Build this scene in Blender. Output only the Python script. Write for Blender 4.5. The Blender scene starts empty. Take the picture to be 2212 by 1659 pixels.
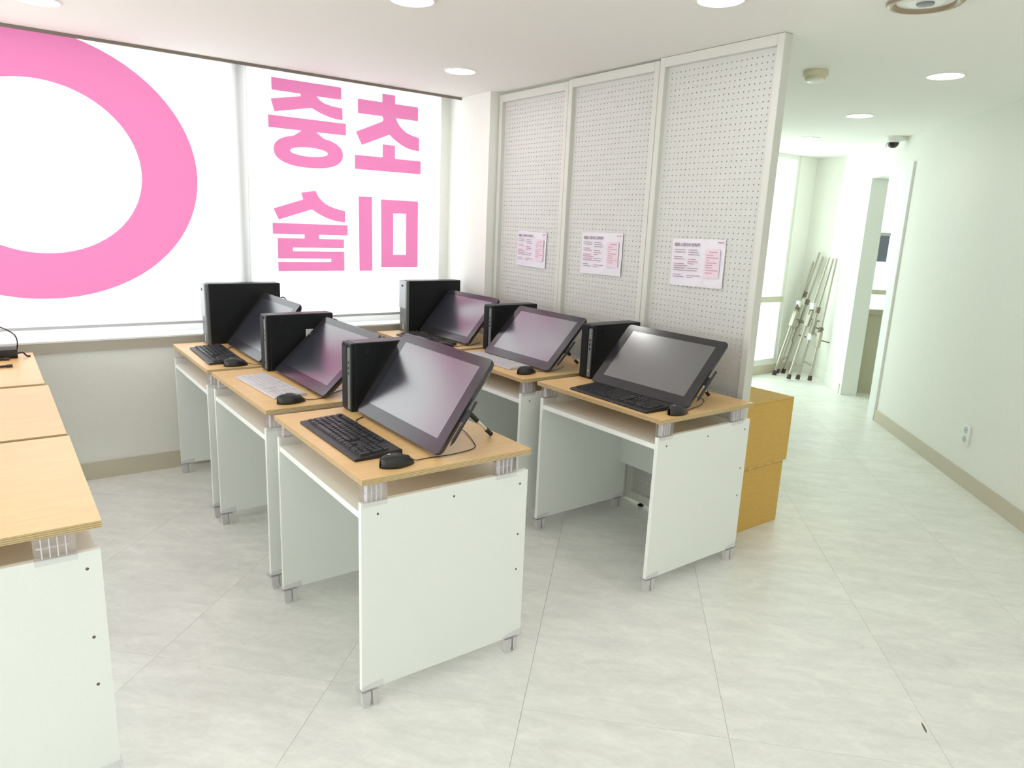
import bpy, bmesh, math, random
from mathutils import Vector, Matrix
random.seed(7)
S = bpy.context.scene
COL = S.collection

# ---------------------------------------------------------------- camera
cam_d = bpy.data.cameras.new('camera'); cam = bpy.data.objects.new('camera', cam_d); COL.objects.link(cam)
cam_d.sensor_width = 36.0; cam_d.sensor_fit = 'HORIZONTAL'; cam_d.lens = 1522.466 / 2212 * 36.0
cam_d.clip_start = 0.02; cam_d.clip_end = 300
R_ = Vector((0.80892, -0.58645, 0.04146)); U_ = Vector((0.09701, 0.20270, 0.97442)); F_ = Vector((0.57986, 0.78421, -0.22086))
cam.matrix_world = Matrix(((R_.x, U_.x, -F_.x, 0), (R_.y, U_.y, -F_.y, 0), (R_.z, U_.z, -F_.z, 1.5158), (0, 0, 0, 1)))
S.camera = cam

# ---------------------------------------------------------------- world, exposure
W = bpy.data.worlds.new('overcast_sky'); S.world = W; W.use_nodes = True
WB = W.node_tree.nodes['Background']; WB.inputs[0].default_value = (0.975, 0.985, 1.0, 1); WB.inputs[1].default_value = 5.5
S.view_settings.view_transform = 'Standard'; S.view_settings.look = 'None'
S.view_settings.gamma = 1.0; S.view_settings.use_curve_mapping = False
S.view_settings.exposure = -0.18
LAMP = 36.0
S.cycles.use_denoising = True
S.cycles.max_bounces = 14; S.cycles.diffuse_bounces = 8; S.cycles.transparent_max_bounces = 16
S.cycles.sample_clamp_indirect = 6.0

def portal(name, loc, direction, sx, sy):
    l = bpy.data.lights.new(name, 'AREA'); l.shape = 'RECTANGLE'; l.size = sx; l.size_y = sy
    l.cycles.is_portal = True
    o = bpy.data.objects.new(name, l); COL.objects.link(o)
    o.location = loc; o.rotation_euler = Vector(direction).to_track_quat('-Z', 'Y').to_euler()
    o['kind'] = 'helper'
    return o

# ---------------------------------------------------------------- materials
def mat(name, col, rough=0.5, metal=0.0, ior=1.5, spec=None, coat=0.0):
    m = bpy.data.materials.new(name); m.use_nodes = True
    b = m.node_tree.nodes['Principled BSDF']
    b.inputs['Base Color'].default_value = (*col, 1); b.inputs['Roughness'].default_value = rough
    b.inputs['Metallic'].default_value = metal; b.inputs['IOR'].default_value = ior
    if spec is not None: b.inputs['Specular IOR Level'].default_value = spec
    b.inputs['Coat Weight'].default_value = coat
    return m

def grain(m, scale=(1, 1, 1), nscale=8, lo=0.9, hi=1.1, bump=0.0, detail=4, rough=0.55):
    """multiplies the base colour by a stretched noise and adds a fine relief"""
    nt = m.node_tree; b = nt.nodes['Principled BSDF']
    tc = nt.nodes.new('ShaderNodeTexCoord'); mp = nt.nodes.new('ShaderNodeMapping'); mp.inputs['Scale'].default_value = scale
    n = nt.nodes.new('ShaderNodeTexNoise'); n.inputs['Scale'].default_value = nscale; n.inputs['Detail'].default_value = detail
    n.inputs['Roughness'].default_value = rough
    nt.links.new(tc.outputs['Object'], mp.inputs['Vector']); nt.links.new(mp.outputs['Vector'], n.inputs['Vector'])
    r = nt.nodes.new('ShaderNodeValToRGB'); c = b.inputs['Base Color'].default_value
    r.color_ramp.elements[0].position = 0.3; r.color_ramp.elements[1].position = 0.7
    r.color_ramp.elements[0].color = (c[0]*lo, c[1]*lo, c[2]*lo, 1); r.color_ramp.elements[1].color = (min(1, c[0]*hi), min(1, c[1]*hi), min(1, c[2]*hi), 1)
    nt.links.new(n.outputs['Fac'], r.inputs['Fac']); nt.links.new(r.outputs['Color'], b.inputs['Base Color'])
    if bump:
        bp = nt.nodes.new('ShaderNodeBump'); bp.inputs['Strength'].default_value = bump; bp.inputs['Distance'].default_value = 0.002
        nt.links.new(n.outputs['Fac'], bp.inputs['Height']); nt.links.new(bp.outputs['Normal'], b.inputs['Normal'])
    return m

def emit(name, col, s):
    m = bpy.data.materials.new(name); m.use_nodes = True; nt = m.node_tree; nt.nodes.clear()
    e = nt.nodes.new('ShaderNodeEmission'); o = nt.nodes.new('ShaderNodeOutputMaterial')
    e.inputs[0].default_value = (*col, 1); e.inputs[1].default_value = s; nt.links.new(e.outputs[0], o.inputs[0]); return m

def clear(name, col, gloss=0.12, rough=0.05):
    """thin clear sheet: tinted see-through with a share of mirror"""
    m = bpy.data.materials.new(name); m.use_nodes = True; nt = m.node_tree; nt.nodes.clear()
    t = nt.nodes.new('ShaderNodeBsdfTransparent'); t.inputs[0].default_value = (*col, 1)
    g = nt.nodes.new('ShaderNodeBsdfGlossy'); g.inputs['Roughness'].default_value = rough; g.inputs[0].default_value = (0.95, 0.95, 0.97, 1)
    mx = nt.nodes.new('ShaderNodeMixShader'); o = nt.nodes.new('ShaderNodeOutputMaterial')
    mx.inputs[0].default_value = gloss; nt.links.new(t.outputs[0], mx.inputs[1]); nt.links.new(g.outputs[0], mx.inputs[2])
    nt.links.new(mx.outputs[0], o.inputs[0]); return m

def translucent(name, tcol, dcol, fac):
    m = bpy.data.materials.new(name); m.use_nodes = True; nt = m.node_tree; nt.nodes.clear()
    t = nt.nodes.new('ShaderNodeBsdfTranslucent'); t.inputs[0].default_value = (*tcol, 1)
    d = nt.nodes.new('ShaderNodeBsdfDiffuse'); d.inputs[0].default_value = (*dcol, 1)
    mx = nt.nodes.new('ShaderNodeMixShader'); mx.inputs[0].default_value = fac; o = nt.nodes.new('ShaderNodeOutputMaterial')
    nt.links.new(d.outputs[0], mx.inputs[1]); nt.links.new(t.outputs[0], mx.inputs[2]); nt.links.new(mx.outputs[0], o.inputs[0]); return m

def ply(name):
    """cut plywood edge: pale and brown layers one above the other"""
    m = mat(name, (0.5, 0.36, 0.17), 0.6); nt = m.node_tree; b = nt.nodes['Principled BSDF']
    tc = nt.nodes.new('ShaderNodeTexCoord'); sp = nt.nodes.new('ShaderNodeSeparateXYZ'); nt.links.new(tc.outputs['Object'], sp.inputs[0])
    mu = nt.nodes.new('ShaderNodeMath'); mu.operation = 'MULTIPLY'; mu.inputs[1].default_value = 2*math.pi/0.0052; nt.links.new(sp.outputs['Z'], mu.inputs[0])
    si = nt.nodes.new('ShaderNodeMath'); si.operation = 'SINE'; nt.links.new(mu.outputs[0], si.inputs[0])
    r = nt.nodes.new('ShaderNodeValToRGB'); r.color_ramp.elements[0].position = 0.0; r.color_ramp.elements[1].position = 0.55
    r.color_ramp.elements[0].color = (0.30, 0.20, 0.09, 1); r.color_ramp.elements[1].color = (0.62, 0.47, 0.25, 1)
    mr = nt.nodes.new('ShaderNodeMapRange'); mr.inputs[1].default_value = -1; mr.inputs[2].default_value = 1
    nt.links.new(si.outputs[0], mr.inputs[0]); nt.links.new(mr.outputs[0], r.inputs['Fac']); nt.links.new(r.outputs['Color'], b.inputs['Base Color']); return m

M = {}
M['wall'] = grain(mat('wall_paint', (0.83, 0.83, 0.785), 0.7), nscale=40, lo=0.985, hi=1.01, bump=0.05)
M['ceiling'] = mat('ceiling_paint', (0.86, 0.85, 0.82), 0.8)
M['base'] = mat('baseboard_vinyl', (0.58, 0.53, 0.42), 0.5)
M['sill_face'] = mat('sill_trim', (0.45, 0.40, 0.33), 0.5)
M['sill'] = mat('sill_top', (0.82, 0.82, 0.80), 0.4)
M['frame_white'] = mat('white_frame', (0.82, 0.83, 0.80), 0.4)
M['mullion'] = mat('grey_mullion', (0.85, 0.86, 0.87), 0.4)
M['frame_beige'] = mat('beige_window_frame', (0.62, 0.58, 0.47), 0.4)
M['trim_dark'] = mat('brown_trim', (0.22, 0.18, 0.15), 0.5)
M['laminate'] = grain(mat('white_laminate', (0.825, 0.855, 0.825), 0.42), nscale=300, lo=0.97, hi=1.02, detail=2)
M['lam_edge'] = mat('lit_edge_band', (0.95, 0.96, 0.93), 0.4)  # brighter light on the panel edges is put into this white
M['wood'] = grain(mat('beech_top', (0.82, 0.53, 0.235), 0.33), scale=(1.2, 12, 1), nscale=5, lo=0.94, hi=1.06)
M['wood_edge'] = grain(mat('beech_edge', (0.55, 0.38, 0.20), 0.5), scale=(1, 1, 1), nscale=90, lo=0.85, hi=1.1)
M['ply'] = ply('plywood_edge')
M['clear'] = clear('clear_plastic', (0.975, 0.97, 0.975), 0.10, 0.15)
M['rib'] = mat('frosted_plastic_rib', (0.80, 0.78, 0.80), 0.25)
M['stem'] = mat('grey_clear_foot', (0.60, 0.585, 0.59), 0.25)
M['hole'] = mat('screw_hole', (0.16, 0.12, 0.07), 0.8)
M['black'] = mat('black_plastic', (0.014, 0.014, 0.016), 0.42)
M['key'] = mat('black_keycap', (0.022, 0.022, 0.025), 0.38)
M['black_gloss'] = mat('black_glossy_plastic', (0.01, 0.01, 0.012), 0.18)
M['bezel'] = mat('bezel_glass', (0.024, 0.022, 0.027), 0.17, ior=1.62)
M['screen'] = mat('etched_screen', (0.022, 0.025, 0.036), 0.20, ior=3.1)
M['casing'] = mat('pc_casing', (0.005, 0.0055, 0.007), 0.38, spec=0.35)
M['grey_strip'] = mat('grey_front_strip', (0.16, 0.17, 0.18), 0.35)
M['silver'] = mat('silver_front', (0.40, 0.42, 0.43), 0.32, metal=0.4)
M['silver_dark'] = mat('dark_silver_front', (0.16, 0.165, 0.17), 0.35, metal=0.3)
M['port'] = mat('port_black', (0.005, 0.005, 0.006), 0.5)
M['label'] = mat('pale_label', (0.55, 0.58, 0.60), 0.4)
M['chrome'] = mat('chrome', (0.85, 0.85, 0.86), 0.15, metal=1.0)
M['white_key'] = mat('white_keycap', (0.60, 0.575, 0.60), 0.45)
M['white_body'] = mat('white_keyboard_body', (0.54, 0.51, 0.53), 0.4)
M['tip'] = mat('brown_rubber_tip', (0.05, 0.03, 0.028), 0.6)
M['peg'] = grain(mat('pegboard_face', (0.62, 0.62, 0.595), 0.5), nscale=60, lo=0.985, hi=1.01)
M['peg_frame'] = mat('pegboard_frame', (0.66, 0.66, 0.61), 0.45)
M['paper'] = mat('laminated_paper', (0.76, 0.73, 0.79), 0.22)
M['ink'] = mat('grey_ink', (0.42, 0.34, 0.41), 0.6)
M['ink_red'] = mat('red_ink', (0.56, 0.30, 0.38), 0.6)
M['ink_title'] = mat('title_ink', (0.30, 0.22, 0.29), 0.6)
M['pink_paper'] = mat('pink_paper', (0.76, 0.62, 0.70), 0.25)
M['card'] = grain(mat('cardboard', (0.66, 0.415, 0.105), 0.75), scale=(1, 1, 6), nscale=14, lo=0.95, hi=1.05)
M['card_edge'] = mat('cardboard_edge', (0.68, 0.48, 0.20), 0.8)
M['alu'] = mat('easel_metal', (0.45, 0.42, 0.35), 0.35, metal=0.5)
M['alu_dark'] = mat('easel_clamp', (0.16, 0.13, 0.10), 0.5)
M['alu_white'] = mat('easel_joint', (0.80, 0.80, 0.78), 0.3)
M['rubber'] = mat('easel_rubber_foot', (0.07, 0.045, 0.04), 0.7)
M['glass'] = clear('greenish_glazing', (0.91, 0.99, 0.94), 0.06, 0.0)
M['glass_clear'] = clear('clear_glazing', (0.95, 0.97, 0.97), 0.05, 0.0)
M['fabric'] = translucent('blind_fabric', (0.98, 0.98, 0.98), (0.85, 0.85, 0.85), 0.66)
M['print'] = translucent('pink_lettering', (0.79, 0.44, 0.615), (0.80, 0.38, 0.58), 0.80)
M['rail'] = mat('blind_rail', (0.55, 0.55, 0.58), 0.4)
M['lamp'] = emit('lamp_disc', (1.0, 0.985, 0.95), LAMP)
M['lamp_ring'] = mat('lamp_ring', (0.86, 0.86, 0.84), 0.35)
M['beige'] = mat('beige_plastic', (0.66, 0.62, 0.46), 0.5)
M['white_plastic'] = mat('white_plastic', (0.82, 0.82, 0.80), 0.35)
M['dome'] = mat('dark_dome', (0.02, 0.012, 0.02), 0.06)
M['brown_ring'] = mat('brown_metal_ring', (0.34, 0.26, 0.18), 0.3, metal=0.3)
M['grey_box'] = mat('grey_box', (0.20, 0.20, 0.27), 0.5)
M['dark_panel'] = mat('shaded_panel', (0.48, 0.45, 0.33), 0.6)  # parapet below the annex window, its shade put into the colour
M['facade'] = mat('far_facade', (0.62, 0.70, 0.74), 0.8)
M['facade_glass'] = mat('far_facade_window', (0.10, 0.22, 0.27), 0.2)

def floor_mat():
    m = mat('marbled_vinyl', (0.6, 0.6, 0.55), 0.30); nt = m.node_tree; b = nt.nodes['Principled BSDF']
    tc = nt.nodes.new('ShaderNodeTexCoord'); oi = nt.nodes.new('ShaderNodeObjectInfo')
    ad = nt.nodes.new('ShaderNodeVectorMath'); ad.operation = 'ADD'
    sc = nt.nodes.new('ShaderNodeVectorMath'); sc.operation = 'SCALE'; sc.inputs['Scale'].default_value = 23.0
    cb = nt.nodes.new('ShaderNodeCombineXYZ'); nt.links.new(oi.outputs['Random'], cb.inputs[0]); nt.links.new(oi.outputs['Random'], cb.inputs[2])
    nt.links.new(cb.outputs[0], sc.inputs[0]); nt.links.new(tc.outputs['Object'], ad.inputs[0]); nt.links.new(sc.outputs[0], ad.inputs[1])
    mp = nt.nodes.new('ShaderNodeMapping'); mp.inputs['Scale'].default_value = (4.6, 1.5, 1.0); mp.inputs['Rotation'].default_value = (0, 0, 0.12)
    nt.links.new(ad.outputs[0], mp.inputs['Vector'])
    n1 = nt.nodes.new('ShaderNodeTexNoise'); n1.inputs['Scale'].default_value = 2.6; n1.inputs['Detail'].default_value = 9; n1.inputs['Roughness'].default_value = 0.68; n1.inputs['Distortion'].default_value = 0.5
    nt.links.new(mp.outputs[0], n1.inputs['Vector'])
    r = nt.nodes.new('ShaderNodeValToRGB'); e = r.color_ramp.elements
    e[0].position = 0.33; e[0].color = (0.69, 0.695, 0.665, 1); e[1].position = 0.66; e[1].color = (0.89, 0.89, 0.85, 1)
    x = e.new(0.5); x.color = (0.785, 0.79, 0.755, 1)
    mp2 = nt.nodes.new('ShaderNodeMapping'); mp2.inputs['Scale'].default_value = (17, 9, 1); nt.links.new(ad.outputs[0], mp2.inputs['Vector'])
    n3 = nt.nodes.new('ShaderNodeTexNoise'); n3.inputs['Scale'].default_value = 2.0; n3.inputs['Detail'].default_value = 6; n3.inputs['Roughness'].default_value = 0.75; n3.inputs['Distortion'].default_value = 0.8
    nt.links.new(mp2.outputs[0], n3.inputs['Vector'])
    mxf = nt.nodes.new('ShaderNodeMix'); mxf.inputs[0].default_value = 0.36; nt.links.new(n1.outputs['Fac'], mxf.inputs[2]); nt.links.new(n3.outputs['Fac'], mxf.inputs[3])
    nt.links.new(mxf.outputs[0], r.inputs['Fac']); nt.links.new(r.outputs['Color'], b.inputs['Base Color'])
    n2 = nt.nodes.new('ShaderNodeTexNoise'); n2.inputs['Scale'].default_value = 9; n2.inputs['Detail'].default_value = 3
    nt.links.new(tc.outputs['Object'], n2.inputs['Vector'])
    mr = nt.nodes.new('ShaderNodeMapRange'); mr.inputs[3].default_value = 0.24; mr.inputs[4].default_value = 0.40
    nt.links.new(n2.outputs['Fac'], mr.inputs[0]); nt.links.new(mr.outputs[0], b.inputs['Roughness'])
    return m
M['floor'] = floor_mat()
M['grout'] = mat('tile_joint', (0.60, 0.60, 0.57), 0.8)

# ---------------------------------------------------------------- mesh helpers
class MB:
    """collects primitive shapes and links them as ONE mesh object"""
    def __init__(s): s.v = []; s.f = []; s.mi = []; s.cur = 0; s.sm = []; s.smooth = False
    def add(s, vs, fs):
        o = len(s.v); s.v += [tuple(p) for p in vs]
        for f in fs: s.f.append(tuple(i + o for i in f)); s.mi.append(s.cur); s.sm.append(s.smooth)
    def box(s, x0, x1, y0, y1, z0, z1, T=None):
        vs = [Vector(p) for p in ((x0,y0,z0),(x1,y0,z0),(x1,y1,z0),(x0,y1,z0),(x0,y0,z1),(x1,y0,z1),(x1,y1,z1),(x0,y1,z1))]
        if T: vs = [T @ p for p in vs]
        s.add(vs, [(0,3,2,1),(4,5,6,7),(0,1,5,4),(1,2,6,5),(2,3,7,6),(3,0,4,7)]); return s
    def bev(s, x0, x1, y0, y1, z0, z1, b=0.003, seg=2, T=None):
        bm = bmesh.new(); bmesh.ops.create_cube(bm, size=1)
        for v in bm.verts: v.co = Vector((x0+(v.co.x+.5)*(x1-x0), y0+(v.co.y+.5)*(y1-y0), z0+(v.co.z+.5)*(z1-z0)))
        bmesh.ops.bevel(bm, geom=bm.edges[:]+bm.verts[:], offset=b, segments=seg, affect='EDGES', profile=0.5)
        s.bm(bm, T); return s
    def bm(s, bm, T=None):
        bm.verts.index_update(); s.add([(T @ v.co) if T else v.co.copy() for v in bm.verts], [[v.index for v in f.verts] for f in bm.faces]); bm.free()
    def cyl(s, p0, p1, r0, r1=None, n=16, cap=True):
        p0 = Vector(p0); p1 = Vector(p1); r1 = r0 if r1 is None else r1; d = (p1-p0).normalized()
        a = d.orthogonal().normalized(); b = d.cross(a); vs = []
        for p, r in ((p0, r0), (p1, r1)):
            for i in range(n):
                t = 2*math.pi*i/n; vs.append(p + a*math.cos(t)*r + b*math.sin(t)*r)
        fs = [(i, (i+1) % n, n+(i+1) % n, n+i) for i in range(n)]
        if cap: fs += [tuple(range(n-1, -1, -1)), tuple(range(n, 2*n))]
        s.add(vs, fs); return s
    def tube(s, pts, r, n=8, sub=6):
        P = [Vector(p) for p in pts]
        if sub and len(P) > 2:
            Q = []
            for i in range(len(P)-1):
                a = P[max(i-1, 0)]; b = P[i]; c = P[i+1]; d = P[min(i+2, len(P)-1)]
                for k in range(sub):
                    t = k/sub; Q.append(0.5*((2*b)+(c-a)*t+(2*a-5*b+4*c-d)*t*t+(3*b-a-3*c+d)*t**3))
            Q.append(P[-1]); P = Q
        up = None; vs = []
        for i, p in enumerate(P):
            d = (P[min(i+1, len(P)-1)]-P[max(i-1, 0)]).normalized()
            up = d.orthogonal().normalized() if up is None else (up-d*up.dot(d)).normalized()
            w = d.cross(up)
            for k in range(n):
                t = 2*math.pi*k/n; vs.append(p+up*math.cos(t)*r+w*math.sin(t)*r)
        fs = [(i*n+k, i*n+(k+1) % n, (i+1)*n+(k+1) % n, (i+1)*n+k) for i in range(len(P)-1) for k in range(n)]
        fs += [tuple(range(n-1, -1, -1)), tuple(range((len(P)-1)*n, len(P)*n))]
        s.add(vs, fs); return s
    def lathe(s, prof, c=(0, 0, 0), n=40, T=None):
        vs = []; cx, cy, cz = c
        for r, z in prof:
            for i in range(n):
                t = 2*math.pi*i/n; p = Vector((cx+r*math.cos(t), cy+r*math.sin(t), cz+z)); vs.append(T @ p if T else p)
        fs = [(j*n+i, j*n+(i+1) % n, (j+1)*n+(i+1) % n, (j+1)*n+i) for j in range(len(prof)-1) for i in range(n)]
        s.add(vs, fs)
        return s
    def disc(s, c, r, n=40, flip=False):
        vs = [(c[0]+r*math.cos(2*math.pi*i/n), c[1]+r*math.sin(2*math.pi*i/n), c[2]) for i in range(n)]
        s.add(vs, [tuple(range(n)) if not flip else tuple(range(n-1, -1, -1))]); return s
    def prism(s, poly, f0, f1, holes=()):
        """poly (2-D, optional hole loops) swept between the maps f0 and f1"""
        bm = bmesh.new(); loops = [list(poly)]+[list(h) for h in holes]
        from mathutils.geometry import tessellate_polygon
        flat = [p for l in loops for p in l]
        tris = tessellate_polygon([[Vector((p[0], p[1], 0)) for p in l] for l in loops])
        n = len(flat); vs = [f0(*p) for p in flat]+[f1(*p) for p in flat]; fs = []
        for t in tris:
            fs.append(tuple(t)); fs.append(tuple(i+n for i in reversed(t)))
        k = 0
        for l in loops:
            m = len(l)
            for i in range(m): fs.append((k+i, k+(i+1) % m, n+k+(i+1) % m, n+k+i))
            k += m
        bm.free(); s.add(vs, fs); return s
    def mesh(s, name, mats, fix=True):
        me = bpy.data.meshes.new(name); me.from_pydata(s.v, [], s.f)
        if not isinstance(mats, (list, tuple)): mats = [mats]
        for m in mats: me.materials.append(m)
        for p, i, sm in zip(me.polygons, s.mi, s.sm): p.material_index = i; p.use_smooth = sm
        if fix:
            bm = bmesh.new(); bm.from_mesh(me); bmesh.ops.recalc_face_normals(bm, faces=bm.faces[:]); bm.to_mesh(me); bm.free()
        me.update(); return me
    def build(s, name, mats, parent=None, fix=True):
        return link(name, s.mesh(name, mats, fix), parent)

def link(name, me, parent=None, loc=None, rot=None):
    o = bpy.data.objects.new(name, me); COL.objects.link(o)
    if parent: o.parent = parent
    if loc is not None: o.location = loc
    if rot is not None: o.rotation_euler = rot
    return o
def tag(o, label=None, cat=None, group=None, kind=None):
    if label: o['label'] = label
    if cat: o['category'] = cat
    if group: o['group'] = group
    if kind: o['kind'] = kind
    return o
def thing(name, label, cat, loc=(0, 0, 0), rz=0.0, group=None):
    o = bpy.data.objects.new(name, None); COL.objects.link(o); o.location = loc; o.rotation_euler = (0, 0, rz); o.empty_display_size = 0.05
    return tag(o, label, cat, group)
def struct(name, mb, m, parent=None, label=None):
    o = mb.build(name, m, parent)
    if parent is None: o['kind'] = 'structure'
    if label: o['label'] = label
    return o
def copy_tree(o, parent=None):
    c = o.copy(); COL.objects.link(c)
    if parent: c.parent = parent
    for ch in list(o.children): copy_tree(ch, c)
    return c
def rrect(x0, x1, y0, y1, r, n=5):
    pts = []
    for cx, cy, a in ((x1-r, y1-r, 0), (x0+r, y1-r, 90), (x0+r, y0+r, 180), (x1-r, y0+r, 270)):
        for i in range(n+1):
            t = math.radians(a+90*i/n); pts.append((cx+r*math.cos(t), cy+r*math.sin(t)))
    return pts

# ================================================================ THE ROOM
CEIL = 2.355; YW = 4.433; XW = 2.74; YF = 4.57
RO = Vector((2.8191, -0.4052, 0)); RA = 0.797
RD = Vector((math.cos(RA), math.sin(RA), 0)); RN = Vector((-math.sin(RA), math.cos(RA), 0))   # along the slanted wall, and out of it into the room
RT = Matrix(((RD.x, RN.x, 0, RO.x), (RD.y, RN.y, 0, RO.y), (0, 0, 1, 0), (0, 0, 0, 1)))       # (s, n, z) to world

# floor: a bed with single vinyl tiles set square to the slanted wall
floor = MB().box(-3.3, 9.6, -3.6, 5.0, -0.06, -0.004).build('floor', M['grout']); tag(floor, 'pale marbled grey vinyl tile floor', None, None, 'structure')
TW, TL, GAP = 0.6445, 1.289, 0.0005
tile_me = MB().box(-TL/2+GAP, TL/2-GAP, -TW/2+GAP, TW/2-GAP, -0.0035, 0.0).mesh('floor_tile', M['floor'])
# long side runs with the slanted wall
for i in range(-10, 16):
    for j in range(-7, 9):
        s_ = 1.969 + (j+0.5)*TL; t_ = -0.217 + TW*(i+0.5)
        x = (s_+t_)*0.7071; y = (s_-t_)*0.7071
        if x < -3.4 or x > 8.9 or y < -3.4 or y > 5.25: continue
        if (Vector((x, y, 0))-RO).dot(RN) < -2.3: continue
        link('floor_tile', tile_me, floor, (x, y, 0), (0, 0, math.pi/4 + (math.pi if random.random() < .5 else 0)))

# ceiling, with the blind recess left open along the window
mb = MB(); mb.box(-3.3, XW+0.12, -3.6, YW, CEIL, CEIL+0.08); mb.box(XW+0.12, 9.6, -3.6, 4.95, CEIL, CEIL+0.08); mb.box(-3.3, XW+0.12, YW, 4.95, 2.62, 2.70)
struct('ceiling', mb, M['ceiling'])
mb = MB(); mb.box(-3.3, XW, YW-0.004, YW+0.006, CEIL-0.016, CEIL+0.265); struct('trim_1', mb, M['trim_dark'], None, 'thin brown edge trim between ceiling and window blinds')

# window wall below the sill, and its sill
mb = MB(); mb.box(-3.3, 8.4, YW+0.012 if False else YW+0.014, 4.80, 0, 0.74) if False else mb.box(-3.3, XW+0.1, YW+0.014, 4.80, 0, 0.745)
mb.box(XW-0.13, XW+0.1, 4.575, 4.80, 0.745, 2.62)
struct('wall_window', mb, M['wall'])
struct('baseboard_window', MB().box(-3.3, XW, YW, YW+0.014, 0, 0.10), M['base'])
struct('trim_2', MB().box(-3.3, XW, YW-0.006, YW+0.03, 0.742, 0.797), M['sill_face'], None, 'taupe front edge of the window sill')
struct('trim_3', MB().box(-3.3, XW, YW-0.008, 4.66, 0.797, 0.806), M['sill'], None, 'white window sill top under the blinds')
# window_1: aluminium frame, mullions and panes behind the blinds
w1 = bpy.data.objects.new('window_1', None); COL.objects.link(w1); tag(w1, 'wide lettered window behind the two blinds', None, None, 'structure')
mb = MB(); mb.box(-3.3, XW-0.13, 4.60, 4.66, 0.806, 0.862); mb.box(-3.3, XW-0.13, 4.60, 4.66, 2.50, 2.62)
for x in (-1.5,): mb.box(x-0.03, x+0.03, 4.60, 4.66, 0.86, 2.52)
mb.build('window_frame', M['frame_white'], w1)
MB().box(1.215, 1.305, 4.522, 4.66, 0.862, 2.5).build('mullion', M['mullion'], w1)
for a, b in ((-3.3, -1.53), (-1.47, 1.215), (1.305, XW-0.13)):
    MB().box(a, b, 4.628, 4.632, 0.86, 2.5).build('pane', M['glass_clear'], w1)

# short wall right of the window, up to the pegboard screen
struct('wall_corner', MB().box(XW, XW+0.12, 4.075, 4.80, 0, 2.62), M['wall'])
# window front goes on behind the screen
mb = MB(); mb.box(XW+0.12, 5.40, YF, 4.80, 0, CEIL); mb.box(7.10, 7.60, YF, 4.80, 0, CEIL); mb.box(5.40, 7.10, YF, 4.80, 0, 0.115)
struct('wall_far', mb, M['wall'])
mb = MB(); mb.box(XW+0.12, 7.40, YF-0.012, YF, 0, 0.10); struct('baseboard_far', mb, M['base'])
w2 = bpy.data.objects.new('window_2', None); COL.objects.link(w2); tag(w2, 'tall bright window in the far corner beside the leaning easels', None, None, 'structure')
mb = MB(); mb.box(5.40, 7.10, YF+0.02, YF+0.10, 0.115, 0.16); mb.box(5.40, 7.10, YF+0.02, YF+0.10, 2.31, CEIL)
for x in (5.42, 7.08): mb.box(x-0.02, x+0.02, YF+0.02, YF+0.10, 0.16, 2.31)
mb.build('window_frame', M['frame_white'], w2)
MB().box(6.60, 6.66, YF+0.0, YF+0.10, 0.16, 2.31).build('mullion', M['frame_beige'], w2)
MB().box(5.44, 7.06, YF-0.005, YF+0.09, 0.80, 0.862).build('transom', M['frame_beige'], w2)
for a, b in ((5.44, 6.60), (6.66, 7.06)):
    for c, d in ((0.16, 0.80), (0.862, 2.31)): MB().box(a, b, YF+0.058, YF+0.062, c, d).build('pane', M['glass'], w2)
portal('far_window_portal', (6.25, YF+0.13, 1.24), (0, -1, 0), 1.66, 2.2)
portal('window_portal', (-0.3, 4.69, 1.66), (0, -1, 0), 6.2, 1.75)
# return wall and slanted right wall with the doorway
SEND = 6.55
struct('wall_return', MB().box(7.39, 7.55, 4.20, 4.80, 0, CEIL), M['wall'])
mb = MB(); mb.box(-3.9, 4.575, -0.145, 0, 0, CEIL, RT); mb.box(5.545, SEND, -0.145, 0, 0, CEIL, RT); mb.box(4.575, 5.545, -0.145, 0, 2.075, CEIL, RT)
struct('wall_right', mb, M['wall'])
mb = MB(); mb.box(-3.9, 4.575, 0, 0.012, 0, 0.10, RT); struct('baseboard_right', mb, M['base'])
mb = MB(); mb.box(5.60, SEND-0.02, 0, 0.012, 0, 0.10, RT); struct('baseboard_return', mb, M['wall'])
d1 = bpy.data.objects.new('door_1', None); COL.objects.link(d1); tag(d1, 'open white framed doorway in the slanted right wall', None, None, 'structure')
MB().box(4.57, 4.60, -0.10, 0.018, 0, 2.135, RT).build('door_jamb', M['frame_white'], d1)
MB().box(4.60, 4.74, -0.04, 0.010, 0, 2.07, RT).build('door_casing', M['frame_white'], d1)
MB().box(4.60, 5.555, -0.145, 0.006, 2.070, 2.135, RT).build('door_header', M['frame_white'], d1)
MB().box(5.540, 5.552, -0.147, 0.002, 0, 2.07, RT).build('door_jamb', M['frame_white'], d1)
# the little room behind the doorway: window with parapet
PS = 5.69
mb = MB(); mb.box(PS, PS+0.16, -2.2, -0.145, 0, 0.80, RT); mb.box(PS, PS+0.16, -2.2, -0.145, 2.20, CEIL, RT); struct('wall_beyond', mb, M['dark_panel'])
mb = MB(); mb.box(3.2, PS+0.16, -2.36, -2.2, 0, CEIL, RT); mb.box(3.2, 3.3, -2.2, -0.145, 0, CEIL, RT); struct('wall_annex', mb, M['wall'])
w3 = bpy.data.objects.new('window_3', None); COL.objects.link(w3); tag(w3, 'window seen through the doorway with taupe sill', None, None, 'structure')
MB().box(PS-0.03, PS+0.10, -2.2, -0.16, 0.80, 0.85, RT).build('window_sill', M['sill_face'], w3)
MB().box(PS+0.0, PS+0.07, -2.2, -0.16, 0.993, 1.04, RT).build('transom', M['frame_beige'], w3)
mb = MB()
for n_ in (-0.372, -1.2): mb.box(PS, PS+0.07, n_-0.02, n_+0.005, 0.85, 2.2, RT)
mb.build('mullion', M['frame_white'], w3)
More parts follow.
